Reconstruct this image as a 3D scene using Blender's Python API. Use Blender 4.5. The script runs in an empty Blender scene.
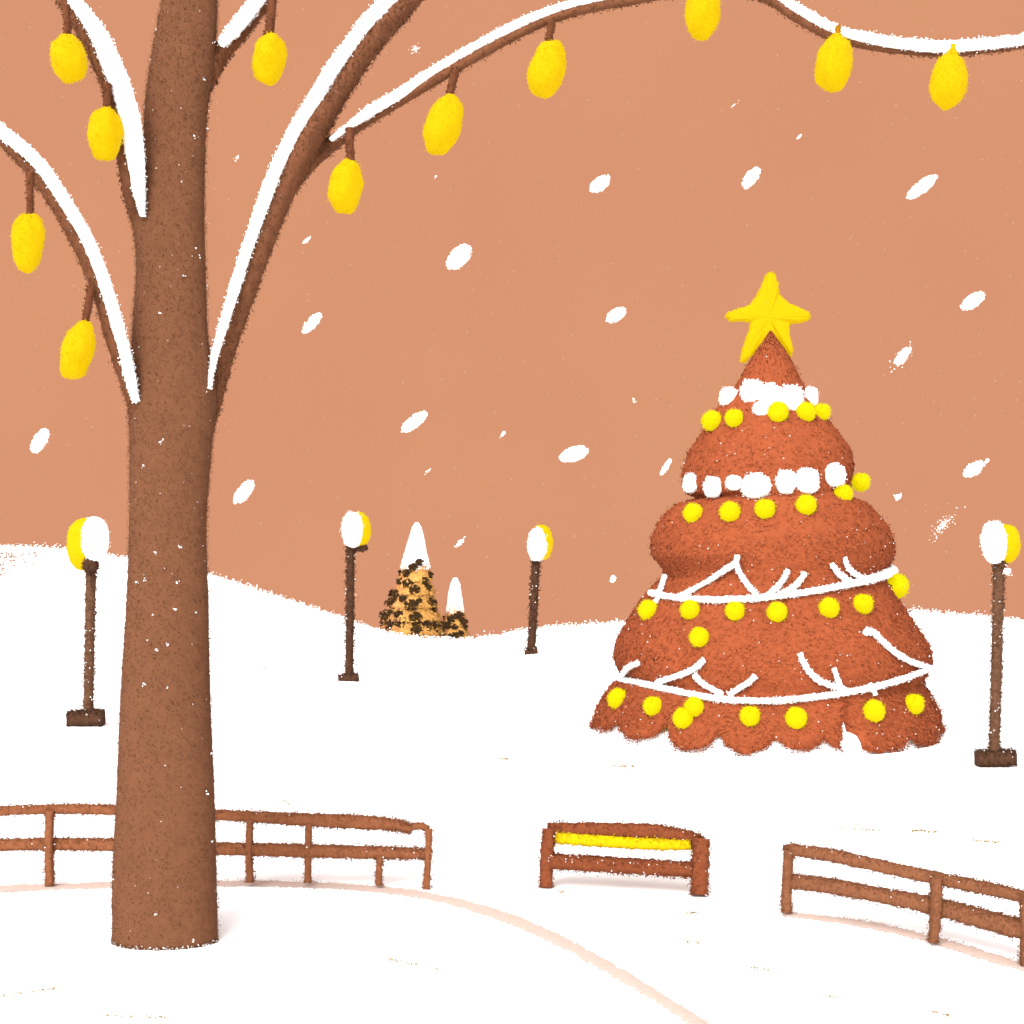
import bpy, math, random
from math import sin, cos, pi, radians, sqrt
from mathutils import Vector, noise
random.seed(7)
sc = bpy.context.scene
COL = sc.collection

# ------------------------------------------------------------------ camera
F = 50.0/36.0*1024.0        # focal length in pixels
EYE = 4.5                   # eye height above the snow (view from a low rise)
HOR = 540.0                 # image row of the eye level
cam = bpy.data.objects.new('camera', bpy.data.cameras.new('camera'))
COL.objects.link(cam)
cam.location = (0, 0, EYE); cam.rotation_euler = (pi/2, 0, 0)
cam.data.lens = 50; cam.data.sensor_width = 36
cam.data.shift_y = (HOR-512)/1024.0
cam.data.clip_end = 2000
sc.camera = cam

def at(px, py, Y):
    return Vector(((px-512)/F*Y, Y, EYE+(HOR-py)/F*Y))
def ground_Y(py, z=0.0):
    return F*(EYE-z)/(py-HOR)

# ------------------------------------------------------------------ light
SUN_EL, SUN_AZ = radians(42), radians(200)   # behind the camera, a little to the left
w = bpy.data.worlds.new('World'); sc.world = w; w.use_nodes = True
nt = w.node_tree; nt.nodes.clear()
sky = nt.nodes.new('ShaderNodeTexSky'); sky.sky_type = 'NISHITA'; sky.sun_disc = False
sky.sun_elevation = SUN_EL; sky.sun_rotation = SUN_AZ; sky.dust_density = 4.0
hs = nt.nodes.new('ShaderNodeHueSaturation'); hs.inputs['Saturation'].default_value = 0.12
bg = nt.nodes.new('ShaderNodeBackground'); bg.inputs['Strength'].default_value = 0.15
wo = nt.nodes.new('ShaderNodeOutputWorld')
nt.links.new(sky.outputs[0], hs.inputs['Color']); nt.links.new(hs.outputs[0], bg.inputs[0]); nt.links.new(bg.outputs[0], wo.inputs[0])
sl = bpy.data.lights.new('sun', 'SUN'); sl.energy = 0.55; sl.angle = radians(40); sl.color = (1.0, .97, .92)
so = bpy.data.objects.new('sun', sl); COL.objects.link(so)
sd = Vector((sin(SUN_AZ)*cos(SUN_EL), cos(SUN_AZ)*cos(SUN_EL), sin(SUN_EL)))
so.rotation_euler = sd.to_track_quat('Z', 'Y').to_euler(); so.location = (-20, -30, 40)
sc.view_settings.view_transform = 'Standard'; sc.view_settings.look = 'None'
EXPO = 1.4
sc.view_settings.exposure = EXPO; sc.view_settings.gamma = 1
K = 2**EXPO

def lin(c):
    return [((v/255)/12.92 if v <= 10 else ((v/255+.055)/1.055)**2.4) for v in c]

# ------------------------------------------------------------------ materials
def mat(name, base, var=.12, scale=6.0, emit=None, es=0.0, speck=None, bump=.25):
    m = bpy.data.materials.new(name); m.use_nodes = True
    n = m.node_tree; N = n.nodes; L = n.links
    b = N['Principled BSDF']; b.inputs['Roughness'].default_value = .95
    b.inputs['Specular IOR Level'].default_value = .08
    tc = N.new('ShaderNodeTexCoord')
    ns = N.new('ShaderNodeTexNoise'); ns.inputs['Scale'].default_value = scale; ns.inputs['Detail'].default_value = 8
    L.new(tc.outputs['Object'], ns.inputs['Vector'])
    cr = N.new('ShaderNodeValToRGB'); cr.color_ramp.elements[0].position = .3; cr.color_ramp.elements[1].position = .7
    cr.color_ramp.elements[0].color = (*[c*(1-var) for c in base], 1)
    cr.color_ramp.elements[1].color = (*[min(1, c*(1+var)) for c in base], 1)
    L.new(ns.outputs[0], cr.inputs[0]); out = cr.outputs[0]
    if speck:
        n2 = N.new('ShaderNodeTexNoise'); n2.inputs['Scale'].default_value = speck[1]; n2.inputs['Detail'].default_value = 2
        L.new(tc.outputs['Object'], n2.inputs['Vector'])
        r2 = N.new('ShaderNodeValToRGB'); r2.color_ramp.elements[0].position = speck[2]; r2.color_ramp.elements[1].position = speck[2]+.03
        L.new(n2.outputs[0], r2.inputs[0])
        mx = N.new('ShaderNodeMix'); mx.data_type = 'RGBA'
        L.new(r2.outputs[0], mx.inputs[0]); L.new(out, mx.inputs[6]); mx.inputs[7].default_value = (*speck[0], 1)
        out = mx.outputs[2]
    L.new(out, b.inputs['Base Color'])
    if bump:
        bp = N.new('ShaderNodeBump'); bp.inputs['Strength'].default_value = bump; bp.inputs['Distance'].default_value = .02
        n3 = N.new('ShaderNodeTexNoise'); n3.inputs['Scale'].default_value = scale*8; n3.inputs['Detail'].default_value = 5
        L.new(tc.outputs['Object'], n3.inputs['Vector']); L.new(n3.outputs[0], bp.inputs['Height']); L.new(bp.outputs[0], b.inputs['Normal'])
    if emit:
        b.inputs['Emission Color'].default_value = (*emit, 1); b.inputs['Emission Strength'].default_value = es
    return m
G = 2.35      # how much light an upright surface returns, used to turn picture colours into base colours
def alb(r, g, b, k=G):
    return [min(.92, v/k) for v in lin((r, g, b))]
M = {}
M['snow'] = mat('snow', (.93, .93, .93), .02, 3, bump=.12)
M['bark'] = mat('bark', alb(152, 99, 69, 2.95), .06, 5, bump=.08, speck=(alb(205, 165, 135), 130, .70))
M['branch_bark'] = mat('branch_bark', alb(152, 97, 67, 2.6), .07, 9, bump=.1)
M['cord'] = mat('cord', alb(140, 84, 56, 2.7), .10, 20)
M['fence_wood'] = mat('fence_wood', alb(172, 106, 70, 2.5), .16, 20, speck=(alb(215, 165, 135), 90, .66))
M['grey_wood'] = mat('weathered_wood', alb(160, 102, 70, 2.45), .16, 20, speck=(alb(205, 160, 130), 90, .66))
M['bench_wood'] = mat('bench_wood', alb(160, 86, 53, 2.6), .14, 20, speck=(alb(200, 135, 100), 90, .68))
M['yellow_paint'] = mat('yellow_paint', alb(255, 214, 10), .05, 20)
M['lamp_metal'] = mat('rusty_lamp_metal', alb(126, 88, 65), .18, 14, speck=(alb(175, 140, 118), 70, .66))
M['dark_metal'] = mat('dark_lamp_metal', alb(98, 66, 48), .2, 14, speck=(alb(140, 110, 90), 60, .70))
M['lantern'] = mat('lantern_shell', [.22, .125, .0], .06, 30, emit=lin((255, 216, 0)), es=.58/K, bump=.4)
M['bauble'] = mat('bauble_glow', [.22, .165, .0], .04, 20, emit=lin((255, 240, 0)), es=.58/K, bump=.2)  # mild emission mixed into the yellow, so the balls shade flatter and brighter
M['star'] = mat('star_glow', [.22, .12, .0], .04, 8, emit=lin((255, 216, 0)), es=.58/K, bump=.3)  # the star is no lamp: emission added to its yellow evens out the shading
M['glow_glass'] = mat('glowing_glass', [.22, .13, .0], .03, 8, emit=lin((255, 220, 0)), es=.58/K, bump=0)
M['tree_red'] = mat('rust_foliage', alb(199, 102, 62, 2.65), .06, .8, bump=.1, speck=(alb(222, 150, 120), 26, .70))
M['tree_red_light'] = mat('rust_foliage_light', alb(205, 106, 64, 2.6), .06, 3)
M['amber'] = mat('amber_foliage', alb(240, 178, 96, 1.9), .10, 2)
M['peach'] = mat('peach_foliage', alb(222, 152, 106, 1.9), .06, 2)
M['dark_needle'] = mat('dark_needles', alb(88, 64, 38, 2.6), .25, 5)
M['path'] = mat('path_clay', alb(253, 226, 212, 2.15), .05, 10)
M['straw'] = mat('straw', alb(215, 180, 100, 3.0), .1, 20)
M['earth'] = mat('bare_earth', alb(215, 155, 115, 3), .1, 10)
ms = bpy.data.materials.new('sky_glow'); ms.use_nodes = True
n = ms.node_tree; n.nodes.clear()
em = n.nodes.new('ShaderNodeEmission'); oo = n.nodes.new('ShaderNodeOutputMaterial')
tcs = n.nodes.new('ShaderNodeTexCoord'); nz = n.nodes.new('ShaderNodeTexNoise'); nz.inputs['Scale'].default_value = .03; nz.inputs['Detail'].default_value = 6
crs = n.nodes.new('ShaderNodeValToRGB'); crs.color_ramp.elements[0].position = .3; crs.color_ramp.elements[1].position = .7
crs.color_ramp.elements[0].color = (*lin((218, 149, 115)), 1); crs.color_ramp.elements[1].color = (*lin((220, 154, 115)), 1)
n.links.new(tcs.outputs['Object'], nz.inputs[0]); n.links.new(nz.outputs[0], crs.inputs[0]); n.links.new(crs.outputs[0], em.inputs[0])
n.links.new(em.outputs[0], oo.inputs[0]); em.inputs[1].default_value = 1/K

# ------------------------------------------------------------------ mesh helper
class MB:
    def __init__(s): s.v = []; s.f = []; s.m = []; s.smooth = []
    def tetra(s, c, r, mi=0):
        q = [Vector((random.gauss(0, 1), random.gauss(0, 1), random.gauss(0, 1))) for _ in range(2)]
        a = q[0].normalized(); b = a.cross(q[1]).normalized(); d = a.cross(b)
        k = len(s.v)
        s.v += [c+a*r, c-a*r*.4+b*r*.9, c-a*r*.4-b*r*.45+d*r*.8, c-a*r*.4-b*r*.45-d*r*.8]
        s.f += [(k, k+1, k+2), (k, k+2, k+3), (k, k+3, k+1), (k+1, k+3, k+2)]; s.m += [mi]*4; s.smooth += [True]*4
    def leaf(s, c, nrm, r, mi=0):
        t = Vector((random.gauss(0, 1), random.gauss(0, 1), random.gauss(0, 1)))
        a = (t-nrm*t.dot(nrm)*random.uniform(.3, 1)).normalized(); b = nrm.cross(a)
        if b.length < 1e-4: b = Vector((1, 0, 0))
        b.normalize(); k = len(s.v)
        s.v += [c-a*r, c+b*r*.55, c+a*r, c-b*r*.55]
        s.f.append((k, k+1, k+2, k+3)); s.m.append(mi); s.smooth.append(False)
    def grid(s, rows, closed=True, mi=0, cap=True):
        k = len(s.v); n = len(rows[0])
        for r in rows: s.v += r
        for i in range(len(rows)-1):
            for j in range(n if closed else n-1):
                a = k+i*n+j; b = k+i*n+(j+1) % n
                s.f.append((a, b, b+n, a+n)); s.m.append(mi); s.smooth.append(True)
        if cap and closed:
            s.f.append(tuple(k+j for j in range(n))[::-1]); s.f.append(tuple(k+(len(rows)-1)*n+j for j in range(n)))
            s.m += [mi]*2; s.smooth += [False]*2
    def build(s, name, mats, parent=None, origin=None):
        o_ = origin or (parent_origin(parent) if parent else Vector((0, 0, 0)))
        me = bpy.data.meshes.new(name)
        me.from_pydata([tuple(p-o_) for p in s.v], [], s.f)
        if not isinstance(mats, (list, tuple)): mats = [mats]
        for q in mats: me.materials.append(q)
        me.polygons.foreach_set('material_index', s.m); me.polygons.foreach_set('use_smooth', s.smooth); me.update()
        ob = bpy.data.objects.new(name, me); COL.objects.link(ob)
        if parent: ob.parent = parent
        else: ob.location = o_
        return ob
def parent_origin(p):
    o_ = Vector((0, 0, 0))
    while p: o_ += p.location; p = p.parent
    return o_
def tag(o, label=None, cat=None, group=None, kind=None):
    if label: o['label'] = label
    if cat: o['category'] = cat
    if group: o['group'] = group
    if kind: o['kind'] = kind
    return o
def empty(name, loc, label, cat, group=None):
    e = bpy.data.objects.new(name, None); COL.objects.link(e); e.location = loc; e.empty_display_size = .2
    return tag(e, label, cat, group)

def catmull(P, t):
    n = len(P)-1; i = min(int(t*n), n-1); u = t*n-i
    p0 = P[max(i-1, 0)]; p1 = P[i]; p2 = P[i+1]; p3 = P[min(i+2, n)]
    return [.5*(2*b+(c-a)*u+(2*a-5*b+4*c-d)*u*u+(3*b-a-3*c+d)*u**3) for a, b, c, d in zip(p0, p1, p2, p3)]
def plen(P): return sum(sqrt(sum((a-b)**2 for a, b in zip(P[i][:2], P[i+1][:2]))) for i in range(len(P)-1))

def tube3(m, C, R, seg=14, mi=0, rough=.06, flat=1.0, crumb=1.0, cmi=None, cs=.0, spread=.12, whites=0, wmi=1, square=False):
    """a round bar through centres C with radii R, its skin slightly rough, with loose flakes on the skin"""
    n = len(C); rows = []; info = []
    for i in range(n):
        t = (C[min(i+1, n-1)]-C[max(i-1, 0)]).normalized()
        u = t.cross(Vector((0, 1, 0)))
        if u.length < 1e-3: u = Vector((1, 0, 0))
        u.normalize(); v = t.cross(u).normalized()
        row = []
        for j in range(seg):
            a = 2*pi*j/seg; cu, cv = cos(a), sin(a)
            if square:
                e = .45; cu = math.copysign(abs(cu)**e, cu); cv = math.copysign(abs(cv)**e, cv)
            d = u*cu+v*cv*flat
            row.append(C[i]+d*R[i]*(1+random.uniform(-rough, rough)))
        rows.append(row); info.append((u, v))
    m.grid(rows, True, mi)
    px = cs or .012
    L_ = sum((C[i+1]-C[i]).length for i in range(n-1)); rr = sum(R)/n
    cnt = int(1.5*crumb*L_*rr*2*pi/(px*px)*.16)
    for k in range(cnt):
        i = random.random()*(n-1); i0 = int(i); fr = i-i0
        c = C[i0].lerp(C[min(i0+1, n-1)], fr); r = R[i0]*(1-fr)+R[min(i0+1, n-1)]*fr
        u, v = info[i0]; a = random.uniform(0, 2*pi); cu, cv = cos(a), sin(a)
        if square:
            e = .45; cu = math.copysign(abs(cu)**e, cu); cv = math.copysign(abs(cv)**e, cv)
        off = r+abs(random.gauss(0, 1))*spread*px*8
        w_ = whites and random.random() < whites
        m.tetra(c+(u*cu+v*cv*flat)*off, px*random.uniform(.5, 1.1), wmi if w_ else (mi if cmi is None else cmi))
def pxtube(m, P, Yf, step=3.0, **kw):
    """P: (px,py,radius_px); Yf: distance at parameter t"""
    n = max(4, int(plen(P)/step)); C = []; R = []
    for i in range(n+1):
        t = i/n; q = catmull(P, t); Y = Yf(t) if callable(Yf) else Yf
        C.append(at(q[0], q[1], Y)); R.append(max(.002, q[2])*Y/F)
    Ym = C[len(C)//2].y
    kw.setdefault('cs', 1.1*Ym/F)
    tube3(m, C, R, **kw)
    return C, R
def ellipsoid(m, c, rx, ry, rz, tilt=0, mi=0, seg=28, rough=.02, crumb=150, cs=.01, lump=.04, spread=2.0, pw=.85):
    rows = []; sd_ = random.random()*100
    ct, st = cos(tilt), sin(tilt)
    def P(th, ph, k=1.0, off=0):
        st_ = sin(th)**pw; x, y, z = st_*cos(ph), st_*sin(ph), cos(th)
        q = 1+lump*noise.noise(Vector((x*1.5+sd_, y*1.5, z*1.5)))*2
        v = Vector((x*(rx*q+off), y*(ry*q+off), z*(rz*q+off)))*k
        return c+Vector((v.x*ct+v.z*st, v.y, -v.x*st+v.z*ct))
    for i in range(seg//2+1):
        th = .02+(pi-.04)*i/(seg//2)
        rows.append([P(th, 2*pi*j/seg, 1+random.uniform(-rough, rough)) for j in range(seg)])
    m.grid(rows, True, mi)
    for _ in range(crumb):
        m.tetra(P(math.acos(random.uniform(-1, 1)), random.uniform(0, 2*pi), 1, abs(random.gauss(0, 1))*cs*spread*.5), cs*random.uniform(.5, 1), mi)

# ------------------------------------------------------------------ snowy ground with the far crest
CREST_Y = 62.0
RPX = [(-900, 575), (-500, 556), (-200, 548), (0, 547), (60, 550), (130, 560), (210, 576), (260, 592), (320, 612), (390, 634), (440, 640), (480, 639), (540, 629), (640, 623), (700, 621), (900, 613), (960, 616), (1024, 622), (1300, 632), (1800, 615)]
RW = [((x-512)/F*CREST_Y, EYE+(HOR-y)/F*CREST_Y) for x, y in RPX]
def crest(x):
    if x <= RW[0][0]: return RW[0][1]
    if x >= RW[-1][0]: return RW[-1][1]
    for i in range(len(RW)-1):
        if RW[i][0] <= x <= RW[i+1][0]:
            t = (x-RW[i][0])/(RW[i+1][0]-RW[i][0])
            p0, p1, p2, p3 = RW[max(i-1, 0)][1], RW[i][1], RW[i+1][1], RW[min(i+2, len(RW)-1)][1]
            return .5*(2*p1+(p2-p0)*t+(2*p0-5*p1+4*p2-p3)*t*t+(3*p1-p0-3*p2+p3)*t**3) if i not in (0, len(RW)-2) else p1+(p2-p1)*t
def gz(x, Y):
    c = crest(x)
    if Y <= CREST_Y:
        s = min(1, max(0, (Y-36)/(CREST_Y-36)))
        z = c*(s*s*(1.6-.6*s))
    else:
        d = Y-CREST_Y; z = c-.17*d-.0006*d*d if d < 60 else c-.17*60-2.16-(d-60)*.02
    if 20 < Y < 60: z += .05*noise.noise(Vector((x*.12, Y*.12, 3)))
    return z
xs = []; x = -190.0
while x < 190:
    xs.append(x); x += .075 if abs(x) < 27 else (.6 if abs(x) < 45 else 5)
ys = []; y = -80.0
while y < 185:
    ys.append(y); y += 5 if y < 0 else (.9 if y < 55 else (.35 if y < 61 else (.10 if y < 63 else (1.5 if y < 80 else 6))))
m = MB(); nx = len(xs)
for yy in ys:
    for xx in xs:
        r_ = random.uniform(-.05, .05) if 60.5 < yy < 64 and abs(xx) < 27 else 0
        m.v.append(Vector((xx, yy, gz(xx, yy)+r_)))
for i in range(len(ys)-1):
    for j in range(nx-1):
        a = i*nx+j; m.f.append((a, a+1, a+nx+1, a+nx)); m.m.append(0); m.smooth.append(True)
# loose grains along the crest
for k in range(9000):
    xx = random.uniform(-26, 26); yy = CREST_Y+random.uniform(-.5, 1.2)
    m.tetra(Vector((xx, yy, gz(xx, yy)+abs(random.gauss(0, .09)))), random.uniform(.02, .05))
tag(m.build('snow_ground', M['snow']), kind='structure')

def hit_ground(px, py):
    d = at(px, py, 1)-Vector((0, 0, EYE)); Y = 5.0
    while Y < 90:
        p = Vector((d.x*Y, Y, EYE+d.z*Y))
        if p.z <= gz(p.x, Y): return p
        Y += .02
    return at(px, py, 60)

# sky: a shell ahead and to both sides, open overhead and behind
m = MB(); R0 = 175; rows = []
for i in range(25):
    el = radians(-14+62*i/24)
    rows.append([Vector((R0*cos(el)*sin(radians(a)), R0*cos(el)*cos(radians(a)), R0*sin(el)+2)) for a in range(-80, 81, 4)])
m.grid(rows, False)
tag(m.build('sky', ms), kind='structure')

# ------------------------------------------------------------------ path edges
def strip(pts, wpx, name, seed):
    m = MB(); rows = []; n = int(plen(pts)/2.5)
    for i in range(n+1):
        q = catmull(pts, i/n); q2 = catmull(pts, min(1, i/n+.01)); q1 = catmull(pts, max(0, i/n-.01))
        c = hit_ground(q[0], q[1]); t = (hit_ground(*q2[:2])-hit_ground(*q1[:2])).normalized(); s_ = Vector((t.y, -t.x, 0)).normalized()
        h = q[2]*(1+.25*noise.noise(Vector((i*.05, seed, 0))))
        row = []
        for j in range(7):
            o_ = (j/3-1)*h
            if j in (0, 6): o_ *= 1+random.uniform(-.2, .2)
            p = c+s_*o_; p.z = gz(p.x, p.y)+.006+(.006 if 0 < j < 6 else 0); row.append(p)
        rows.append(row)
        for _ in range(3):
            p = c+s_*h*random.choice((-1, 1))*(1+abs(random.gauss(0, .3))); p.z += .006; m.tetra(p, .012)
    m.grid(rows, False)
    return tag(m.build(name, M['path']), kind='structure')
strip([(-120, 905, .16), (-30, 892, .16), (60, 887, .16), (200, 884, .15), (300, 885, .15), (380, 890, .15), (440, 899, .15), (500, 916, .14), (560, 942, .12), (620, 975, .10), (680, 1012, .085), (730, 1045, .08), (800, 1090, .09)], 0, 'path_edge', 1)
strip([(786, 915, .10), (860, 924, .13), (935, 941, .13), (1000, 961, .13), (1060, 979, .13), (1130, 1004, .13)], 0, 'path_edge', 2)

# ------------------------------------------------------------------ the big bare tree
TY = 15.95
tree = empty('bare_tree', at(165, 930, TY), 'tall brown leafless tree with snow along its bare limbs, nearest on the left', 'tree')
tree.location.z = 0
TR = [(-160, 180, 214), (-80, 172, 212), (0, 163, 217), (60, 152, 214), (100, 146, 208), (150, 142, 205), (220, 134, 204), (260, 137, 205), (300, 135, 206), (340, 132, 208), (400, 129, 216), (440, 130, 212), (520, 130, 206), (600, 127, 208), (700, 121, 210), (800, 117, 214), (880, 113, 216), (925, 113, 217), (945, 113, 217), (965, 113, 217)]
P = [((a+b)/2, y_, (b-a)/2) for y_, a, b in TR]
m = MB(); N_ = 470; C = []; R = []
for i in range(N_+1):
    # even steps in picture rows
    y_ = -160+(965+160)*i/N_
    for k in range(len(TR)-1):
        if TR[k][0] <= y_ <= TR[k+1][0]+1e-6: break
    t = (k+(y_-TR[k][0])/(TR[k+1][0]-TR[k][0]))/(len(TR)-1)
    q = catmull(P, t); C.append(at(q[0], y_, TY)); R.append(q[2]*TY/F)
tube3(m, C, R, seg=90, rough=.010, flat=.62, cs=.008, crumb=.34, spread=.26, whites=.004, wmi=1)
# larger snow flecks stuck in the bark
for _ in range(90):
    i = random.randint(70, N_-3); a = random.uniform(0, 2*pi)
    p = C[i]+Vector((cos(a)*R[i], sin(a)*R[i]*.62, 0))*1.004
    for q in range(random.choice((1, 1, 2, 4))): m.tetra(p+Vector((random.gauss(0, .012), 0, random.gauss(0, .012))), random.uniform(.007, .018), 1)
for _ in range(1500):   # loose bark and snow round the foot
    a = random.uniform(0, 2*pi); q_ = 1+abs(random.gauss(0, .012))
    m.tetra(Vector((C[-6].x+cos(a)*R[-6]*q_, TY+sin(a)*R[-6]*.62*q_, abs(random.gauss(0, .02)))), random.uniform(.006, .012), 0 if random.random() < .8 else 1)
m.build('trunk', [M['bark'], M['snow']], tree)

def limb(brown, snow, Y0, Y1, back=.65, thin=.90):
    Yf = lambda t: Y0-.4+(Y1-Y0)*t+back*max(0, 1-t/.26)
    m = MB(); pxtube(m, brown, Yf, step=2.0, seg=20, rough=.05, spread=.16, crumb=.7)
    b = m.build('branch', M['branch_bark'], tree)
    snow = [(a, b+.5, c*thin) for a, b, c in snow]
    m = MB(); pxtube(m, snow, lambda t: Y0-.4+(Y1-Y0)*t-.09, step=2.0, seg=18, rough=.06, spread=.12, crumb=.6)
    m.build('snow_layer', M['snow'], b)
    return b
limb([(152, 470, 5), (143, 430, 8), (134, 400, 8), (114, 340, 8), (101, 295, 8), (82, 248, 8), (57, 205, 7), (31, 170, 6), (0, 138, 6), (-40, 110, 5), (-110, 75, 4), (-190, 55, 2)],
     [(136, 401, 3), (130, 376, 6), (121, 340, 7), (110, 300, 7), (90, 245, 7), (63, 198, 7), (37, 161, 7), (0, 130, 7.5), (-40, 100, 7), (-110, 66, 5), (-190, 48, 2)], 16.2, 15.3)
limb([(156, 290, 4), (147, 250, 6), (137, 215, 8), (129, 185, 7.5), (123, 150, 7), (115, 108, 7), (107, 82, 7), (97, 60, 7), (82, 30, 7), (64, 0, 7), (45, -30, 6), (10, -90, 5), (-20, -150, 2)],
     [(143, 216, 1.5), (139, 190, 7), (134, 150, 11), (130, 118, 11), (121, 87, 11), (111, 62, 11), (98, 33, 9.5), (75, 0, 7), (55, -30, 6), (20, -90, 5), (-12, -150, 2)], 16.2, 15.6)
limb([(180, 500, 6), (197, 440, 11), (211, 400, 11), (225, 350, 10.5), (242, 300, 11), (259, 250, 12), (278, 200, 13), (302, 150, 14), (319, 120, 14), (335, 95, 12), (350, 72, 12), (367, 45, 13), (389, 20, 12.5), (406, 0, 12.5), (440, -40, 11), (500, -110, 8), (540, -180, 3)],
     [(209, 388, 1.2), (216, 350, 4), (231, 300, 5.5), (245, 255, 6), (264, 200, 7), (281, 158, 7), (298, 125, 7.5), (316, 97, 8), (332, 70, 8), (349, 47, 8), (370, 20, 9), (390, 0, 9), (424, -42, 8), (484, -112, 6), (524, -182, 2)], 16.3, 17.4)
DY0, DY1 = 16.85, 15.2
limb([(287, 200, 3), (303, 170, 8), (321, 150, 9), (338, 140, 6.5), (365, 122, 5), (400, 101, 5), (440, 77, 5), (480, 54, 5), (520, 33, 4.5), (560, 16, 4.5), (600, 6, 4.5), (640, -1, 4.5), (700, -12, 5), (740, -10, 5), (770, 0, 5), (800, 19, 5), (835, 37, 5), (880, 47, 4.5), (920, 51, 4.5), (950, 52, 4.5), (990, 48, 4.5), (1030, 43, 4), (1100, 30, 4), (1180, 28, 2)],
     [(331, 139, 1), (342, 131, 3), (368, 112, 6), (400, 93, 6.5), (440, 68, 7), (480, 45, 7), (520, 24, 7), (560, 8, 6), (600, -2, 5.5), (640, -9, 5), (700, -19, 5), (744, -18, 4.5), (776, -4, 5), (803, 12, 6), (838, 30, 6), (880, 40, 6.5), (920, 45, 7), (950, 46, 7), (990, 43, 6.5), (1030, 38, 6), (1100, 24, 5), (1180, 22, 2)], DY0, DY1, thin=.80)
limb([(184, 130, 5), (196, 92, 13), (208, 68, 13), (221, 52, 10), (240, 33, 7.5), (256, 12, 7.5), (274, -12, 7), (310, -60, 6), (340, -120, 2)],
     [(222, 43, 4), (234, 29, 7), (248, 12, 7.5), (262, -6, 7), (300, -58, 6), (330, -120, 2)], 16.3, 16.9)

# ------------------------------------------------------------------ lanterns hanging from the limbs
LG = 'yellow lanterns hanging from the limbs of the bare tree'
LAN = [  # cx, cy, rx, ry, tilt, cord points, Y, label
    (69, 59, 17, 23, -12, [(66, 6, 4), (67, 22, 3.5), (67, 38, 3.5)], 15.6, 'round yellow lantern nearest the top left corner, on the higher left limb'),
    (105, 134, 16, 26.5, 3, [(107, 84, 4.5), (107, 98, 4), (107, 110, 3.5)], 15.85, 'yellow lantern touching the thick snow of the higher left limb, beside the trunk'),
    (28, 242, 15.5, 28.5, 5, [(30, 172, 4), (30, 195, 3.5), (30, 215, 3.5)], 15.3, 'long yellow lantern at the left picture edge on the lower left limb'),
    (78, 351, 16, 29, 16, [(91, 286, 4), (88, 308, 3.8), (84, 326, 3.5)], 15.8, 'leaning yellow lantern hanging lowest, left of the trunk'),
    (269, 59, 16, 25, 8, [(272, -8, 4.5), (271, 18, 4.5), (268, 38, 4.5)], 16.5, 'yellow lantern on the short twig just right of the trunk'),
    (346, 187, 16.5, 27, 9, [(350, 128, 4.5), (350, 146, 4), (351, 163, 4)], 16.65, 'yellow lantern below the fork of the thick right limb'),
    (444, 124, 18, 30, 18, [(456, 68, 4.5), (452, 84, 4), (449, 97, 3.5)], 16.45, 'large tilted yellow lantern halfway up the long thin limb'),
    (547, 69, 17.5, 29, 17, [(552, 22, 4), (550, 33, 3.5), (549, 44, 3.5)], 16.2, 'tilted yellow lantern where the long limb nears the top of the picture'),
    (703, 12, 17, 26, 4, [(704, -16, 4), (704, -8, 3.5)], 16.0, 'yellow lantern cut off by the top edge of the picture'),
    (834, 64, 18, 27, 8, [(838, 26, 2.8), (838, 36, 2.8)], 15.72, 'yellow lantern tied round the drooping limb with an ochre loop'),
    (949, 81, 17.5, 27, 8, [(953, 44, 2.5), (953, 52, 2.5)], 15.45, 'yellow lantern farthest right, hanging from the drooping limb')]
M['ochre'] = mat('ochre_cord', alb(205, 140, 10), .1, 20)
for i, (cx, cy, rx, ry, ti, cord, Y, lab) in enumerate(LAN):
    Y -= .51 if i < 9 else .66
    e = empty('lantern', at(cx, cy+ry, Y), lab, 'lantern', LG)
    m = MB(); k = Y/F
    ellipsoid(m, at(cx, cy, Y), rx*k, rx*k, ry*k, radians(ti), seg=40, crumb=500, cs=.011, lump=.07, spread=1.6)
    m.build('bulb', M['lantern'], e)
    m = MB(); pxtube(m, cord, Y+.02, step=2, seg=10, spread=.1, crumb=.7)
    m.build('cord', M['ochre'] if i == 9 else (M['lantern'] if i == 10 else M['cord']), e)
    if i >= 9:
        m = MB(); a = cord[-1]; pxtube(m, [(a[0], a[1]-2, 3), (a[0]-1, a[1]+3, 6), (a[0]-2, a[1]+8, 7)], Y-.01, step=1.5, seg=12, spread=.1)
        m.build('cap', M['lantern'], e)

# ------------------------------------------------------------------ fences
def bars(root, name, P, Ya, Yb, mt, **kw):
    P = [(a, b, c*1.08) for a, b, c in P]
    m = MB(); pxtube(m, P, lambda t: Ya+(Yb-Ya)*t, step=1.8, seg=14, rough=.10, spread=.14, crumb=.9, whites=.015, square=True, **kw)
    return m.build(name, [mt, M['snow']], root)
f1 = empty('fence', (at(215, 885, 18.5).x, 18.5, 0), 'long low reddish brown rail fence passing behind the big bare tree', 'fence')
bars(f1, 'top_rail', [(-160, 822, 4), (-60, 815, 4), (0, 811, 4), (60, 809, 4.2), (120, 810, 4.5), (200, 814, 4.5), (260, 817, 4.8), (310, 820, 5.5), (360, 822, 5.8), (396, 825, 5), (412, 829, 3.5)], 18.6, 18.45, M['fence_wood'])
bars(f1, 'top_rail', [(408, 828, 3), (420, 826, 3), (428, 829, 3)], 18.45, 18.4, M['fence_wood'])
bars(f1, 'lower_rail', [(-160, 852, 5), (-60, 848, 5), (0, 845, 5), (60, 844, 5.3), (120, 845, 5.3), (200, 848, 5.3), (280, 850, 5.5), (350, 852, 5.5), (400, 853, 5), (428, 854, 4)], 18.6, 18.42, M['fence_wood'])
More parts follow.
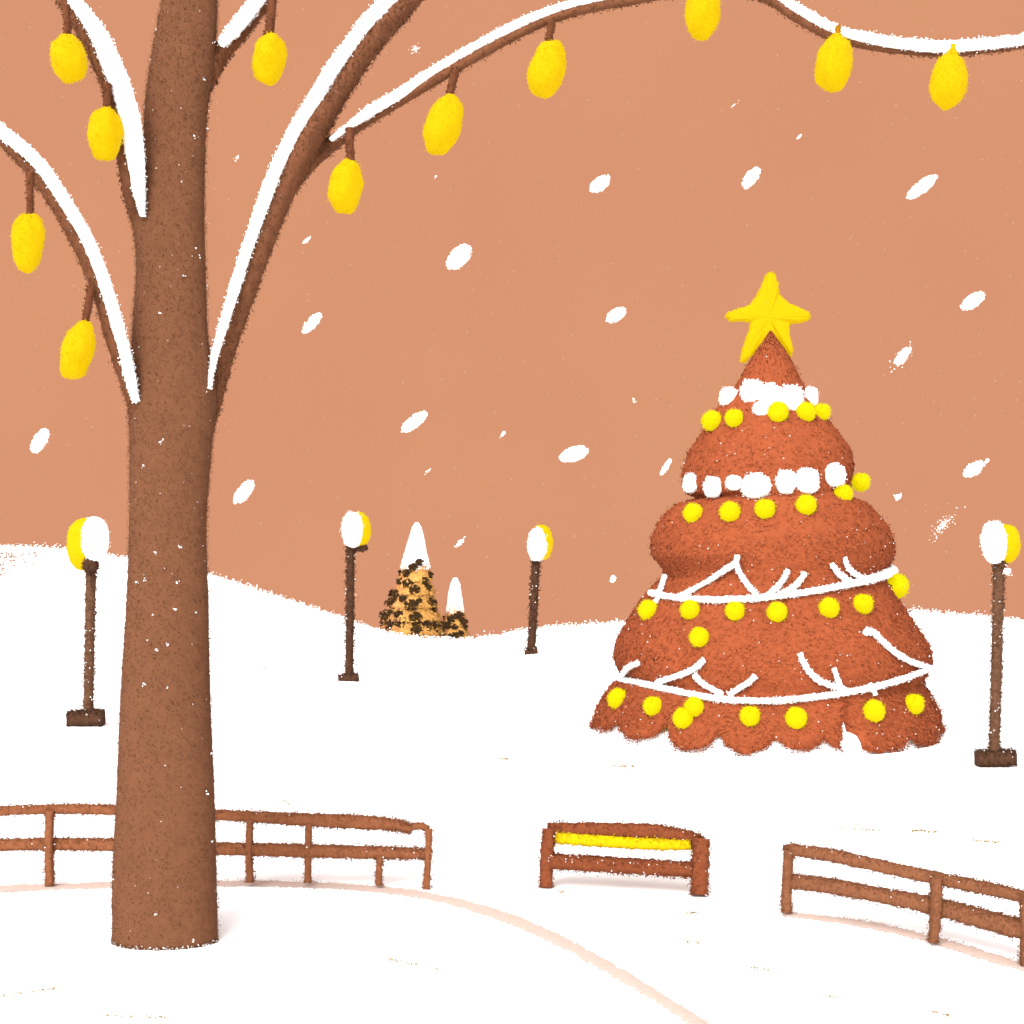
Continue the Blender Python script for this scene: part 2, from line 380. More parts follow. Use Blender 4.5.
for q in [(-110, 818, -111, 888, 3.6, 18.55), (50, 811, 50, 884, 3.6, 18.5), (250, 820, 250, 881, 3.2, 18.5), (309, 823, 308, 881, 3, 18.5), (380, 856, 379, 884, 3, 18.42), (429, 829, 426, 889, 3, 18.4)]:
    bars(f1, 'post', [(q[0], q[1], q[4]), (q[0]-1, (q[1]+q[3])/2, q[4]), (q[2], q[3]+1, q[4])], q[5]-.06, q[5]-.06, M['fence_wood'])
f2 = empty('fence', (at(930, 940, 16).x, 16, 0), 'dull brown two-rail fence slanting out of the picture at lower right', 'fence')
Ya, Yb = 17.15, 15.0
def fy(px): return 17.15+(15.1-17.15)*(px-787)/(1024-787)
bars(f2, 'top_rail', [(787, 849, 4.5), (830, 855, 5.5), (880, 866, 5.5), (935, 878, 5.5), (980, 887, 5.5), (1024, 897, 5), (1075, 912, 5)], fy(787), fy(1075), M['grey_wood'])
bars(f2, 'lower_rail', [(790, 881, 6), (830, 886, 6.5), (880, 895, 6.5), (935, 906, 7.5), (980, 918, 8), (1024, 930, 8), (1075, 944, 7)], fy(790), fy(1075), M['grey_wood'])
bars(f2, 'post', [(789, 850, 4.5), (787, 880, 4.5), (786, 912, 4.5)], fy(787)-.08, fy(787)-.08, M['grey_wood'])
bars(f2, 'post', [(936, 878, 5), (936, 908, 5), (933, 942, 4)], fy(935)-.1, fy(935)-.1, M['grey_wood'])
bars(f2, 'post', [(1026, 893, 5), (1026, 930, 5), (1025, 965, 4)], fy(1024)-.1, fy(1024)-.1, M['grey_wood'])

# ------------------------------------------------------------------ bench
bn = empty('park_bench', (at(622, 890, 18.3).x, 18.3, 0), 'small reddish brown bench with a yellow slat under its top rail', 'bench')
bars(bn, 'top_rail', [(549, 828, 4.5), (575, 829, 5.5), (620, 830, 6), (660, 832, 6), (690, 837, 5), (702, 841, 4)], 18.55, 18.15, M['bench_wood'])
bars(bn, 'back_slat', [(552, 837, 4.8), (575, 839, 5.2), (620, 842, 5.2), (660, 844, 5), (692, 845, 4)], 18.5, 18.15, M['yellow_paint'])['label'] = 'bright yellow slat'
m = MB()   # seat: a shallow plank reaching forward from the posts
nseg = 70
rows = []
for i in range(nseg+1):
    t = i/nseg; px = 549+(700-549)*t; pyb = 853+(862-853)*t; Yb_ = 18.55+(18.15-18.55)*t
    b_ = at(px, pyb, Yb_); row = []
    for (dy, dz) in ((0, 0), (-.10, .002), (-.22, 0), (-.235, -.03), (-.235, -.15), (-.2, -.16), (-.1, -.16), (0, -.15)):
        row.append(b_+Vector((0, dy+random.uniform(-.006, .006), dz+random.uniform(-.008, .008))))
    rows.append(row)
    for _ in range(30):
        m.tetra(random.choice(row)+Vector((random.uniform(-.02, .02), random.uniform(-.02, .02), random.gauss(0, .018))), random.uniform(.007, .014), 0 if random.random() > .06 else 1)
m.grid(rows, True)
m.build('seat', [M['bench_wood'], M['snow']], bn)
bars(bn, 'leg', [(549, 829, 5.5), (547, 855, 6), (546, 887, 5.5)], 18.45, 18.4, M['bench_wood'])
bars(bn, 'leg', [(701, 839, 7.5), (700, 865, 8), (699, 895, 7.5)], 18.05, 17.95, M['bench_wood'])

# ------------------------------------------------------------------ street lamps
SG = 'street lamps on the snow'
def lamp(label, Y, top, bot, pr, base, white, yellow, collar, pm, tail=None):
    p = at(bot[0], base[3], Y); k = Y/F
    p.z = gz(p.x, Y)
    e = empty('street_lamp', p, label, 'street lamp', SG)
    m = MB(); pxtube(m, [(*top, pr), ((top[0]+bot[0])/2+.3, (top[1]+bot[1])/2, pr), (*bot, pr)], Y, step=1.5, seg=12, rough=.10, spread=.14, crumb=1.2, whites=.035)
    m.build('pole', [M[pm], M['snow']], e)
    x0, y0, x1, y1 = base
    m = MB(); pxtube(m, [(x0+.5, (y0+y1)/2+.8, (y1-y0)/2*.92), ((x0+x1)/2, (y0+y1)/2, (y1-y0)/2), (x1-.5, (y0+y1)/2-.8, (y1-y0)/2*.92)], Y, step=2.0, seg=24, rough=.04, spread=.12, crumb=2.0, whites=.03, square=True)
    m.build('base', [M['dark_metal'], M['snow']], e)
    g = yellow; m = MB(); ellipsoid(m, at(g[0], g[1], Y+.05), g[2]*k, g[2]*k*.9, g[3]*k, seg=36, crumb=160, cs=.9*k, lump=.03)
    gl = m.build('globe', M['glow_glass'], e)
    g = white; m = MB(); ellipsoid(m, at(g[0], g[1], Y-.12-g[2]*k*.35), g[2]*k, g[2]*k*.8, g[3]*k, seg=36, crumb=260, cs=.9*k, lump=.04)
    m.build('snow_cap', M['snow'], e)
    if collar:
        m = MB(); ellipsoid(m, at(collar[0], collar[1], Y-.25), collar[2]*k, collar[2]*k*.8, collar[3]*k, seg=20, crumb=220, cs=1.1*k, lump=.08)
        m.build('collar', M['dark_metal'], e)
    if tail:
        m = MB(); pxtube(m, tail, Y, step=1.2, seg=12, rough=.1); m.build('bracket', M['dark_metal'], e)
def lampY(py, px): return hit_ground(px, py).y
lamp('brown street lamp left of the big trunk, yellow side of its globe to the left', 34.4, (91, 566), (88, 714), 4.8, (68, 710, 104, 726), (95, 539, 13.5, 22), (84, 544, 17, 26), (90.5, 565, 8, 7.5), 'lamp_metal')
lamp('brown street lamp nearest the small fir trees, dark bracket under its globe', lampY(681, 349), (350.5, 546), (349, 677), 3.9, (338, 674, 359, 682), (352.5, 529.5, 10.5, 17.5), (358.5, 530, 12.5, 17.5), None, 'dark_metal', [(355, 548, 2.5), (362, 548, 4), (367, 546, 3)])
lamp('smallest leaning street lamp on the far snow, globe ringed yellow on top', lampY(654, 531), (536, 558), (531, 650), 4, (524, 648, 538, 654), (537, 544.5, 9.3, 16.5), (541.5, 542.5, 11.5, 17.5), None, 'dark_metal')
lamp('tallest street lamp at the right picture edge with a block base', 28.3, (999, 560), (994, 754), 5.2, (976, 750, 1015, 766), (994, 542, 12.5, 20.5), (1005, 543.5, 15, 19.5), None, 'lamp_metal')

# ------------------------------------------------------------------ Christmas tree
CY = 33.7; KP = CY/F
LEFT = [(331, 769), (340, 764), (350, 757), (370, 744), (385, 736), (400, 722), (415, 710), (432, 701), (450, 688), (468, 681), (484, 680), (493, 684), (498, 697), (503, 676), (512, 664), (525, 655), (540, 648), (555, 649), (568, 660), (576, 662), (585, 652), (600, 639), (620, 624), (640, 613), (658, 610), (670, 615), (676, 620), (684, 610), (700, 600), (715, 593), (731, 590)]
RIGHT = [(331, 772), (340, 777), (350, 785), (370, 796), (385, 803), (400, 812), (415, 823), (432, 837), (450, 850), (468, 854), (484, 851), (493, 848), (498, 850), (503, 866), (512, 876), (525, 887), (540, 893), (555, 893), (568, 887), (576, 885), (585, 890), (600, 899), (620, 912), (640, 926), (658, 930), (670, 926), (676, 921), (684, 924), (700, 932), (715, 938), (731, 938)]
def tab(T, y_):
    if y_ <= T[0][0]: return T[0][1]
    for (a, b), (c, d) in zip(T, T[1:]):
        if a <= y_ <= c: return b+(d-b)*(y_-a)/(c-a)
    return T[-1][1]
def prof(y_):
    l, r = tab(LEFT, y_), tab(RIGHT, y_)
    return ((l+r)/2-512)*KP, (r-l)/2*KP*.972      # centre x, radius in metres
def zpx(y_): return EYE+(HOR-y_)*KP
LOBE = [-180, -157, -134, -112, -88, -66, -42, -23.5, -6.5, 8, 17.5, 40, 64, 90, 112, 134, 157, 180]
def skirt(th):   # th in degrees from the front; returns lift of the hem
    for a, b in zip(LOBE, LOBE[1:]):
        if a <= th <= b:
            u = (2*th-a-b)/(b-a); return (.42+.16*sin(a*3.1))*(1-sqrt(max(0, 1-u*u*.97)))+.06*sin(a*1.7)+.10+.05*noise.noise(Vector((th*.15, 2, 0)))
    return 0
def notch(th): return math.exp(-((th-17.5)/2.8)**2)
_fr = {}
def front(y_):     # the tiers bulge less towards the front and back than to the sides
    k_ = round(y_)
    if k_ not in _fr:
        ss = [prof(min(731, max(331, k_+d)))[1] for d in range(-26, 27, 2)]
        _fr[k_] = (sum(ss)/len(ss)*.75+prof(k_)[1]*.25)/prof(k_)[1] if k_ > 400 else 1.0
    return _fr[k_]
def surf(y_, th):
    cx, r = prof(y_); z = zpx(y_)
    if y_ > 676:
        s = (y_-676)/(731-676); z = zpx(676)+(zpx(731)+.0+skirt(th)-zpx(676))*s
        r *= 1+.02*s-.08*s*min(.6, max(0, skirt(th)))-.16*notch(th)*s
    r *= 1+.012*noise.noise(Vector((th*.05, y_*.03, 0)))
    a = radians(th); return Vector((cx+r*sin(a), CY-r*front(y_)*cos(a), z))
xt = empty('christmas_tree', (prof(720)[0], CY, 0), 'huge rust red decorated christmas tree with scalloped tiers, standing on the snow', 'tree')
m = MB(); rows = []
yy = 331.0
while yy <= 731:
    rows.append([surf(yy, -180+360*j/240)+Vector((random.uniform(-.02, .02), random.uniform(-.02, .02), random.uniform(-.02, .02))) for j in range(240)]); yy += 2.0
m.grid(rows, True, cap=False)
for k in range(52000):     # needle tufts over the whole surface
    y_ = 331+400*sqrt(random.random()); th = random.uniform(-180, 180)
    if random.random() > (prof(y_)[1]/4.1)**.5: continue
    p = surf(y_, th); a = radians(th); nrm = Vector((sin(a), -cos(a), .35)).normalized()
    o_ = abs(random.gauss(0, .05)); d = nrm*o_
    u = random.random()
    if u < .012: m.tetra(p+nrm*.03, random.uniform(.012, .024), 2)
    elif u < .17: m.tetra(p+d, random.uniform(.014, .028), 0 if random.random() < .8 else 1)
    else: m.leaf(p+nrm*o_*.35, (nrm+Vector((random.gauss(0, .12), 0, random.gauss(0, .12)))).normalized(), random.uniform(.03, .055), 0 if random.random() < .8 else 1)
for k in range(3500):     # loose tufts along the hem
    th = random.uniform(-180, 180); p = surf(731, th); a = radians(th)
    m.tetra(p+Vector((sin(a)*.03, -cos(a)*.03, 0))+Vector((random.gauss(0, .03), 0, random.gauss(0, .045))), random.uniform(.014, .03), 0)
m.build('crown', [M['tree_red'], M['tree_red_light'], M['snow']], xt)
m = MB(); cx0 = prof(720)[0]
tube3(m, [Vector((cx0, CY, z_)) for z_ in (0, .8, 2, 4, 6)], [.42, .36, .3, .22, .12], seg=16, crumb=.2, cs=.03)
m.build('trunk', M['bark'], xt)

def on_tree(px, py, lift=0.0):
    """point where the sight line through a spot of the picture meets the crown, or its rim"""
    d = at(px, py, 1)-Vector((0, 0, EYE)); best = None; bd = 9e9; Y = CY-5.0
    while Y < CY+.3:
        p = Vector((d.x*Y, Y, EYE+d.z*Y)); y_ = HOR-(p.z-EYE)/KP
        if 331 <= y_ <= 731:
            cx, r = prof(y_); th = math.degrees(math.atan2(p.x-cx, -(p.y-CY)/front(y_)))
            q = surf(y_, th); rr = sqrt((q.x-cx)**2+(q.y-CY)**2); dist = sqrt((p.x-cx)**2+(p.y-CY)**2)-rr
            if dist <= lift: return p
            if dist < bd: bd = dist; best = p
        Y += .02
    return best or at(px, py, CY)

# snow heaped into the notch of the hem
m = MB(); hx, hr = prof(731); rows = []
for i in range(14):
    rr = [.02, .5, .8, .9, .93, .95, .96, .97, .975, .98, .985, .99, 1.0, 1.01][i]; zz = .85*[.5, .5, .5, .48, .45, .42, .38, .34, .29, .24, .18, .12, .06, -.05][i]; rr *= .985
    rows.append([Vector((hx+hr*rr*sin(2*pi*j/90), CY-hr*rr*cos(2*pi*j/90), zz))+Vector((0, 0, random.uniform(-.01, .01))) for j in range(90)])
m.grid(rows, True, cap=False)
q = surf(731, 17.5)
q = Vector((q.x-.02, q.y-.35, 0))
ellipsoid(m, Vector((q.x, q.y+.1, .05)), .20, .28, .84, tilt=radians(-3), seg=40, rough=.04, crumb=200, cs=.03, lump=.12, pw=1.5)
ellipsoid(m, Vector((q.x+.05, q.y+.05, .0)), .25, .25, .20, seg=40, rough=.03, crumb=300, cs=.03, lump=.10)
tag(m.build('snow_heap', M['snow']), kind='structure')

def copy_of(proto, loc, s, label, group, cat):
    o = proto.copy(); COL.objects.link(o); o.location = loc; o.scale = s
    return tag(o, label, cat, group)
def ball_proto(name, mt, ls):
    out = []
    for i in range(3):
        m = MB(); ellipsoid(m, Vector((0, 0, 0)), 1, 1, 1, seg=32, rough=.015, crumb=260, cs=.09, lump=ls)
        out.append(m.build(name, mt))
    return out
def nth(i, n):
    w_ = ['first', 'second', 'third', 'fourth', 'fifth', 'sixth', 'seventh', 'eighth']
    return 'leftmost' if i == 0 else ('rightmost' if i == n-1 else w_[i]+' from left')
YROWS = [
 ([(712, 421, 10), (734, 418, 9), (778, 412, 10), (806, 412, 9.5), (822, 412, 8.5)], 'in the top row under the star'),
 ([(693, 513, 9.5), (730, 512, 10), (765, 509, 10), (806, 505, 10), (843, 494, 9.5), (861, 482, 9)], 'in the row below the separate white puffs'),
 ([(648, 610, 9.8), (690, 610, 9.5), (735, 611, 9.5), (777, 612, 9.8), (829, 608, 9.8), (863, 604, 10), (896, 586, 12)], 'under the upper white string'),
 ([(618, 699, 10), (653, 706, 9.5), (683, 718, 10), (694, 707, 9.5), (750, 716, 9.8), (796, 718, 10.5), (874, 711, 10.5), (914, 704, 10)], 'in the bottom row near the scalloped hem')]
protos = ball_proto('bauble', M['bauble'], .04); used = [False]*3; cnt = 0
def put(pr, used, loc, s, label, group, cat):
    global cnt
    i = cnt % 3; cnt += 1
    if not used[i]:
        used[i] = True; pr[i].location = loc; pr[i].scale = s; return tag(pr[i], label, cat, group)
    return copy_of(pr[i], loc, s, label, group, cat)
for row, txt in YROWS:
    for i, (px, py, r) in enumerate(row):
        p = on_tree(px, py, .10); Ym = min(p.y, on_tree(px, py-9, .05).y+.05); p = at(px, py, Ym); k = p.y/F
        put(protos, used, p, (r*k,)*3, 'yellow bauble, %s %s' % (nth(i, len(row)), txt), 'yellow baubles on the christmas tree', 'bauble')
p = on_tree(699, 637, .1)
put(protos, used, p, (9.5*p.y/F,)*3, 'single yellow bauble alone between the two white strings', 'yellow baubles on the christmas tree', 'bauble')
WROWS = [
 ([(729, 397, 9.5, 9.5), (752, 392, 11.5, 12.5), (761, 409, 8, 7), (770, 396, 11, 12.5), (791, 399, 12, 14), (811, 397, 7, 10)], 'in the crowded upper row near the star'),
 ([(691, 483, 8, 9.5), (713, 487, 9.5, 10.5), (734, 483, 8, 7.5), (756, 486, 14, 12.5), (786, 482, 10, 12), (807, 481, 12, 13), (834, 475, 11, 11.5)], 'in the spaced row on the second tier')]
wp = ball_proto('snow_puff', M['snow'], .08); wu = [False]*3
for row, txt in WROWS:
    for i, (px, py, a, b) in enumerate(row):
        p = on_tree(px, py, .06); k = p.y/F
        put(wp, wu, p, (a*k, min(a, b)*k*.8, b*k), 'white snowy puff, %s %s' % (nth(i, len(row)), txt), 'white puffs on the christmas tree', 'ornament')

def garland(label, strokes, origin):
    e = empty('garland', on_tree(*origin), label, 'garland')
    for i, P_ in enumerate(strokes):
        n = max(4, int(plen(P_)/1.8)); C = []; R = []
        for j in range(n+1):
            q = catmull(P_, j/n); p = on_tree(q[0], q[1], .10); C.append(p); R.append(q[2]*p.y/F)
        for _ in range(3):   # ease the jump where the string leaves one tier for the next
            C = [C[0]]+[Vector((C[j].x, (C[j-1].y+C[j].y+C[j+1].y)/3, C[j].z)) for j in range(1, n)]+[C[-1]]
        m = MB(); tube3(m, C, R, seg=10, rough=.12, cs=.02, spread=.10, crumb=1.0)
        m.build('string' if i == 0 else 'twig', M['snow'], e)
garland('white string with forked twigs looped round the middle tiers, upper of the two', [
    [(650, 593, 2.6), (680, 598, 2.9), (720, 600, 2.8), (770, 597, 2.8), (820, 590, 3), (860, 582, 3.3), (882, 576, 4), (895, 569, 4)],
    [(665, 576, 2.4), (661, 588, 2.4), (656, 602, 2.2)],
    [(678, 597, 2.4), (705, 583, 2.4), (725, 570, 2.6), (736, 562, 2.4), (737, 555, 1.6)],
    [(735, 563, 2.4), (744, 580, 2.6), (757, 595, 2.4)],
    [(788, 570, 2.2), (780, 584, 2.6), (767, 596, 2.8)],
    [(805, 573, 2.2), (795, 586, 2.6), (778, 596, 2.6)],
    [(832, 564, 2.4), (840, 575, 2.6), (852, 582, 2.6)],
    [(845, 558, 1.8), (850, 570, 2.4), (866, 580, 2.8)]], (770, 597))
garland('white string with curved twigs looped round the lowest tier, lower of the two', [
    [(614, 678, 2), (640, 683, 2.8), (680, 692, 2.8), (720, 699, 2.8), (770, 701, 2.8), (815, 697, 2.8), (860, 690, 2.8), (900, 680, 2.8), (931, 668, 2.2)],
    [(638, 663, 2.2), (628, 668, 2.4), (621, 677, 2.2)],
    [(704, 660, 2.2), (690, 671, 2.6), (656, 683, 2.4)],
    [(694, 674, 2.2), (703, 684, 2.6), (722, 694, 2.6)],
    [(756, 676, 2.2), (746, 684, 2.6), (728, 695, 2.4)],
    [(800, 653, 2.2), (806, 667, 2.6), (820, 681, 2.8), (845, 690, 2.8)],
    [(834, 668, 1.8), (838, 680, 2.4), (842, 690, 2)],
    [(866, 632, 3.2), (874, 633, 2.8), (892, 650, 2.8), (910, 661, 2.6), (930, 668, 2.2)],
    [(870, 684, 1.8), (876, 695, 2)]], (770, 701))

# star
SP = [(771, 272), (767, 275), (764, 282), (758, 295), (750, 305), (738, 309), (729, 312), (727, 316), (731, 320), (742, 320), (751, 321), (750, 330), (746, 341), (742, 354), (742, 361), (747, 361), (753, 354), (761, 344), (770, 333), (780, 341), (787, 351), (792, 355), (793, 348), (790, 334), (790, 323), (798, 322), (808, 320), (811, 316), (808, 311), (798, 307), (788, 302), (780, 294), (778, 282), (775, 274)]
SY = CY+.12
den = []
for i in range(len(SP)):
    a, b = SP[i], SP[(i+1) % len(SP)]
    for j in range(8): den.append((a[0]+(b[0]-a[0])*j/8+random.uniform(-.5, .5), a[1]+(b[1]-a[1])*j/8+random.uniform(-.5, .5)))
m = MB(); cxs, cys = 769, 318
def ring(sc_, dy): return [at(cxs+(x_-cxs)*sc_, cys+(y_-cys)*sc_, CY)+Vector((0, .12+dy, 0)) for x_, y_ in den]
m.grid([ring(.02, -.17), ring(.5, -.17), ring(.88, -.165), ring(.96, -.14), ring(1, -.08), ring(1, .08), ring(.96, .14), ring(.88, .165), ring(.5, .17), ring(.02, .17)], True)
for k in range(900):
    x_, y_ = random.choice(den); q = random.uniform(.97, 1.03)
    m.tetra(at(cxs+(x_-cxs)*q, cys+(y_-cys)*q, CY)+Vector((0, .12+random.uniform(-.1, .1), 0)), random.uniform(.015, .03))
st = m.build('star', M['star'], origin=at(771, 333, CY)+Vector((0, .12, 0)))
tag(st, 'five pointed yellow star standing on the tip of the christmas tree', 'star')

# ------------------------------------------------------------------ two small firs on the crest
def fir(label, apex, base, cap_y, outline, clumps, Y, trunk):
    k = Y/F; cx = at(apex[0], base, Y).x
    e = empty('fir_tree', Vector((cx, Y, gz(cx, Y)-.1)), label, 'tree', 'small snow capped firs on the far crest')
    def row(y_):
        for (a, l, r), (b, l2, r2) in zip(outline, outline[1:]):
            if a <= y_ <= b:
                t = (y_-a)/(b-a); return (l+(l2-l)*t, r+(r2-r)*t)
        return outline[-1][1:]
    def sp(y_, th, s=1):
        l, r = row(y_); c = at((l+r)/2, y_, Y); R_ = (r-l)/2*k*s*(1+(.16*(((y_-cap_y)/13.0) % 1)-.05 if y_ > cap_y+2 else 0))
        return c+Vector((R_*sin(th), -R_*cos(th), 0))
    y0, y1 = outline[0][0], outline[-1][0]
    m = MB(); rows = []
    n = int((y1-cap_y)/1.2)
    for i in range(n+1):
        y_ = cap_y-6+(y1-cap_y+6)*i/n; rows.append([sp(y_, 2*pi*j/60)+Vector((random.gauss(0, .02),)*3) for j in range(60)])
    m.grid(rows, True)
    for _ in range(7000):
        y_ = cap_y-4+(y1-cap_y+4)*sqrt(random.random()); th = random.uniform(0, 2*pi); q = sp(y_, th, 1+abs(random.gauss(0, .06)))
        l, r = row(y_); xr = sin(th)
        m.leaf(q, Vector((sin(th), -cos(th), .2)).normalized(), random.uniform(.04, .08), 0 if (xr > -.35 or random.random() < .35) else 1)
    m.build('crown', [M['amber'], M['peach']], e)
    allc = list(clumps)
    for i in range(len(clumps)):   # the far side has its clumps as well
        allc.append((clumps[i][0], clumps[i][1], clumps[i][2], True))
    for c_ in allc:
        x_, y_, s_ = c_[:3]; l, r = row(min(y_, y1)); u = max(-1, min(1, (x_-(l+r)/2)/max(1, (r-l)/2)))
        th = math.asin(u)
        if len(c_) > 3: th = pi-th+.6
        cc = sp(min(y_, y1), th, 1.10 if y_ < cap_y+4 else 1.03)+Vector((0, -.06*cos(th), 0))
        m = MB()
        for _ in range(int(150*s_)):
            # ragged: a few short fingers of needles
            an = random.choice((0.4, 1.5, 2.7, 3.9, 5.2))+random.gauss(0, .25); rr = random.uniform(0, 1)**.8*s_*.135
            q = cc+Vector((cos(an)*rr*1.25, random.gauss(0, .03)-.03*cos(th), sin(an)*rr))
            m.leaf(q, Vector((sin(th)*.4+random.gauss(0, .2), -cos(th), .2)).normalized(), random.uniform(.04, .07))
            m.tetra(q, random.uniform(.025, .045))
        m.build('needle_clump', M['dark_needle'], e)
    m = MB()
    tube3(m, [Vector((at(trunk, base, Y).x, Y, gz(cx, Y)-.2)), at(trunk, base-6, Y), at(trunk, base-18, Y), at(apex[0], apex[1]+12, Y)], [.22, .2, .16, .05], seg=12, cs=.03, crumb=.5)
    m.build('trunk', M['dark_needle'], e)
    m = MB(); rows = []
    H = cap_y-apex[1]
    for i in range(50):
        t = i/49; y_ = apex[1]+H*t; rows.append([])
        l, r = row(y_); hem = 7*max(0, t-.7)/.3
        for j in range(60):
            th = 2*pi*j/60; q = sp(y_, th, 1.0)
            q.z -= hem*k*(noise.noise(Vector((cos(th)*2.2, sin(th)*2.2, apex[0])))*1.3)
            rows[-1].append(q+Vector((random.gauss(0, .015), 0, random.gauss(0, .015))))
    m.grid(rows, True)
    for _ in range(1500):
        t = random.random()**.6; q = sp(apex[1]+H*t+random.uniform(0, 2), random.uniform(0, 2*pi), 1.0+abs(random.gauss(0, .05))); m.tetra(q, random.uniform(.02, .045))
    m.build('snow_cap', M['snow'], e)
fir('taller snow capped fir with dark clumps on amber foliage, on the far crest', (417, 523), 633, 568,
    [(523, 415.5, 418.5), (527, 412.5, 421), (535, 410.5, 423), (550, 406, 425.5), (565, 402, 429), (575, 402, 430), (600, 392, 434), (618, 387, 438), (645, 382, 444)],
    [(402, 581, 1.1), (409, 583, 1.5), (408, 573, 1.3), (416, 589, 1.5), (425, 581, 1.4), (428, 587, 1.0), (429, 575, 1.1), (420, 562, 1.1), (414, 567, 1.2), (399, 596, 1.6), (393, 592, 1.0), (391, 603, 1.4), (405, 598, 1.1), (413, 604, 1.9), (430, 602, 1.7), (433, 608, 1.4), (392, 615, 1.9), (401, 613, 1.2), (394, 624, 1.9), (404, 621, 1.8), (417, 616, 1.8), (427, 624, 1.8), (434, 626, 1.8), (439, 628, 1.0), (420, 600, .9), (418, 629, 1.6), (418, 622, 1.1)], 64.5, 418)
fir('shorter snow capped fir beside the taller one, in the dip of the far crest', (455, 578), 640, 612,
    [(578, 453.5, 457), (583, 451, 459.5), (595, 449, 461), (612, 446.5, 463.5), (620, 445, 465), (645, 440, 468)],
    [(452, 618, 1.2), (449, 624, 1.2), (459, 615, 1.4), (462, 622, 1.5), (464, 627, 1.1), (454, 636, 1.5), (460, 633, 1.1), (444, 634, 1.2), (455, 626, .9)], 65.0, 455)

# ------------------------------------------------------------------ falling snow
FG = 'snowflakes falling through the air'
FL = [  # px, py, length, width, slope, texture, where
 (600, 184, 21, 12, 35, 0, 'high above the gap between the two middle lamps'), (751, 178, 23, 11, 52, 0, 'high over the star, steeply tilted'),
 (922, 187, 33, 11, 38, 0, 'longest one, high at the right'), (459, 257, 28, 16, 45, 0, 'widest one, right of the thick limb'),
 (312, 323, 24, 9, 47, 0, 'slim one right of the trunk under the thick limb'), (616, 315, 20, 11, 30, 0, 'left of the star at its height'),
 (973, 301, 24, 12, 35, 0, 'at the right edge level with the star'), (902, 357, 24, 11, 48, 1, 'crumbly one right of the tree tip'),
 (414, 422, 29, 11, 38, 0, 'above the taller fir'), (574, 454, 27, 13, 18, 0, 'nearly level one above the smallest lamp'),
 (666, 467, 17, 5, 58, 0, 'thin one just left of the second tier'), (40, 441, 25, 12, 58, 0, 'left of the trunk under the lowest lantern'),
 (244, 492, 26, 12, 52, 0, 'right of the trunk above the hill'), (974, 469, 21, 11, 35, 0, 'above the right edge lamp'),
 (987, 461, 5, 2.5, 40, 0, 'chip off the flake above the right edge lamp'),
 (898, 497, 8, 6, 40, 1, 'small crumb right of the second tier'), (1007, 571, 7, 8, 20, 1, 'crumb just under the right edge lamp globe'),
 (415, 49, 14, 7, 20, 2, 'broken one between the limbs at the top'), (613, 579, 7, 5, 60, 0, 'tiny one left of the third tier'),
 (307, 240, 9, 4, 45, 1, 'tiny one beside the thick limb'), (460, 543, 12, 4, 45, 1, 'thin broken one above the shorter fir'),
 (943, 525, 36, 12, 48, 3, 'faint powdery one right of the third tier'), (428, 471, 10, 4, 40, 2, 'faint one above the taller fir, below a long flake'),
 (503, 434, 7, 3, 50, 1, 'tiny one left of the nearly level flake'), (799, 137, 7, 2.5, 45, 1, 'tiny one high above the star'),
 (634, 400, 3, 7, 10, 2, 'tiny speck left of the tree tip'), (734, 105, 12, 2, 35, 2, 'faint scratch below the drooping limb'),
 (237, 158, 8, 6, 45, 2, 'faint powdery one between trunk and thick limb'), (436, 177, 5, 3, 45, 2, 'speck under the large tilted lantern')]
for i, (px, py, ln, wd, an, tx, wh) in enumerate(FL):
    Y = 11+((i*7.3) % 13); k = Y/F; c = at(px, py, Y); m = MB(); a = radians(an)
    ax = Vector((cos(a), 0, sin(a))); bx = Vector((-sin(a), 0, cos(a)))
    if tx == 0:
        ellipsoid(m, c, wd/2*k*.9, wd/2*k*.8, ln/2*k*.9, tilt=pi/2-a, seg=24, rough=.08, crumb=0, lump=.14, pw=.65)
        nC = int(ln*wd*.7)+10
    else:
        if tx == 1: ellipsoid(m, c, wd/2*k*.7, wd/2*k*.6, ln/2*k*.85, tilt=pi/2-a, seg=18, rough=.15, crumb=0, lump=.3)
        nC = int(ln*wd*{1: 1.3, 2: .55, 3: .35}[tx])+4
    for _ in range(nC):
        th = random.uniform(0, 2*pi); r = random.uniform(.8, 1.12) if tx == 0 else abs(random.gauss(0, .55))
        q = c+ax*cos(th)*r*ln/2*k+bx*sin(th)*r*wd/2*k+Vector((0, random.uniform(-.3, .3)*wd*k, 0))
        m.tetra(q, (random.uniform(.6, 1.3) if tx < 2 else random.uniform(.4, .9))*k)
    o = m.build('snowflake', M['snow'], origin=c)
    tag(o, 'white snowflake, '+wh, 'snowflake', FG)
m = MB()
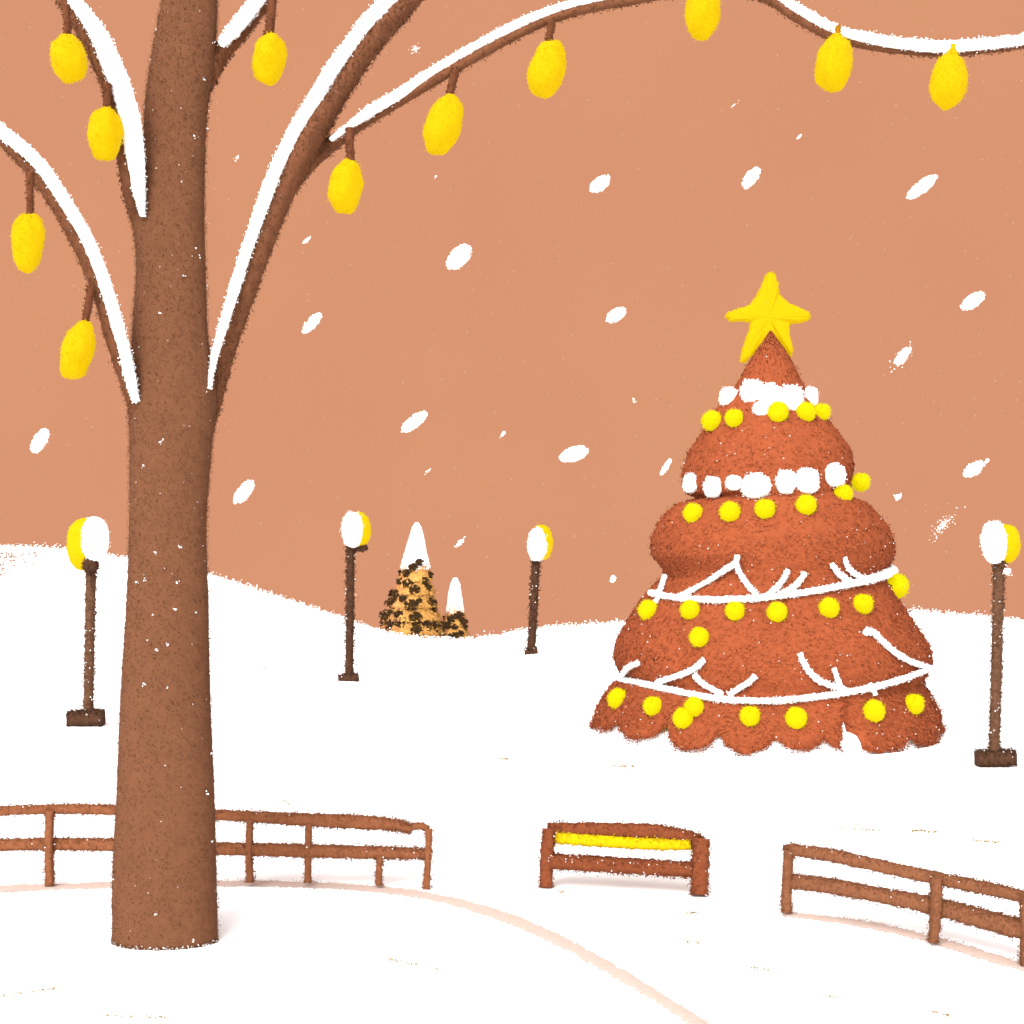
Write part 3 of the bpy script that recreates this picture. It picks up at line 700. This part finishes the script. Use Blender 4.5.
for _ in range(2200):
    Y = random.uniform(12, 55); px, py = random.uniform(-300, 1300), random.uniform(-150, 600)
    c = at(px, py, Y); m.tetra(c, random.uniform(.15, .42)*Y/F)
tag(m.build('snow_powder', M['snow']), 'barely visible fine snow dust drifting in the air', 'snow dust', kind='stuff')

# ------------------------------------------------------------------ straw wisps and bare specks on the snow
SW = [(30, 993, 66, -8, 'at the lower left corner of the snow'), (135, 1018, 64, 2, 'along the bottom edge left of centre'), (412, 965, 52, 11, 'inside the curve of the path edge'),
      (503, 760, 10, -5, 'in the open snow left of the christmas tree'), (622, 767, 24, 3, 'below the left hem of the christmas tree'), (860, 830, 44, 4, 'above the right fence, longest there'),
      (925, 832, 26, 2, 'above the right fence near its middle'), (985, 842, 28, 3, 'above the right fence near the picture edge'), (942, 1015, 22, 14, 'darkest one at the lower right corner'),
      (760, 970, 18, 10, 'below the left end of the right fence'), (693, 943, 16, 5, 'below the right leg of the bench'), (692, 914, 12, 2, 'just under the right leg of the bench'),
      (830, 997, 12, 12, 'small one right of the curving path edge'), (562, 893, 8, 0, 'just right of the left bench leg'), (262, 669, 8, 0, 'right of the big trunk on the far snow'), (285, 801, 10, 40, 'just above the long fence, right of the trunk')]
for px, py, ln, sl_, wh in SW:
    m = MB(); c = hit_ground(px, py); dens = 1.0 if ln < 40 else .55
    for _ in range(int(ln*dens*1.6)):
        u = random.uniform(-.5, .5); q = hit_ground(px+u*ln, py+u*ln*math.tan(radians(sl_))+random.gauss(0, .8))
        q.z = gz(q.x, q.y)+.012; m.tetra(q, 1.15*q.y/F*random.uniform(.5, 1.2))
    tag(m.build('straw_wisp', M['straw'], origin=c), 'ochre straw wisp '+wh, 'straw', 'straw wisps scattered on the snow')
m = MB()
for _ in range(420):
    px = abs(random.gauss(0, 1))*28-6; py = 553+abs(random.gauss(0, 1))*13
    if px > 90: continue
    q = hit_ground(px, py); m.tetra(q+Vector((0, -.1, .05)), random.uniform(.025, .05))
tag(m.build('earth_specks', M['earth']), 'bare earth showing in specks through the snow on the left hill', 'bare earth', kind='stuff')
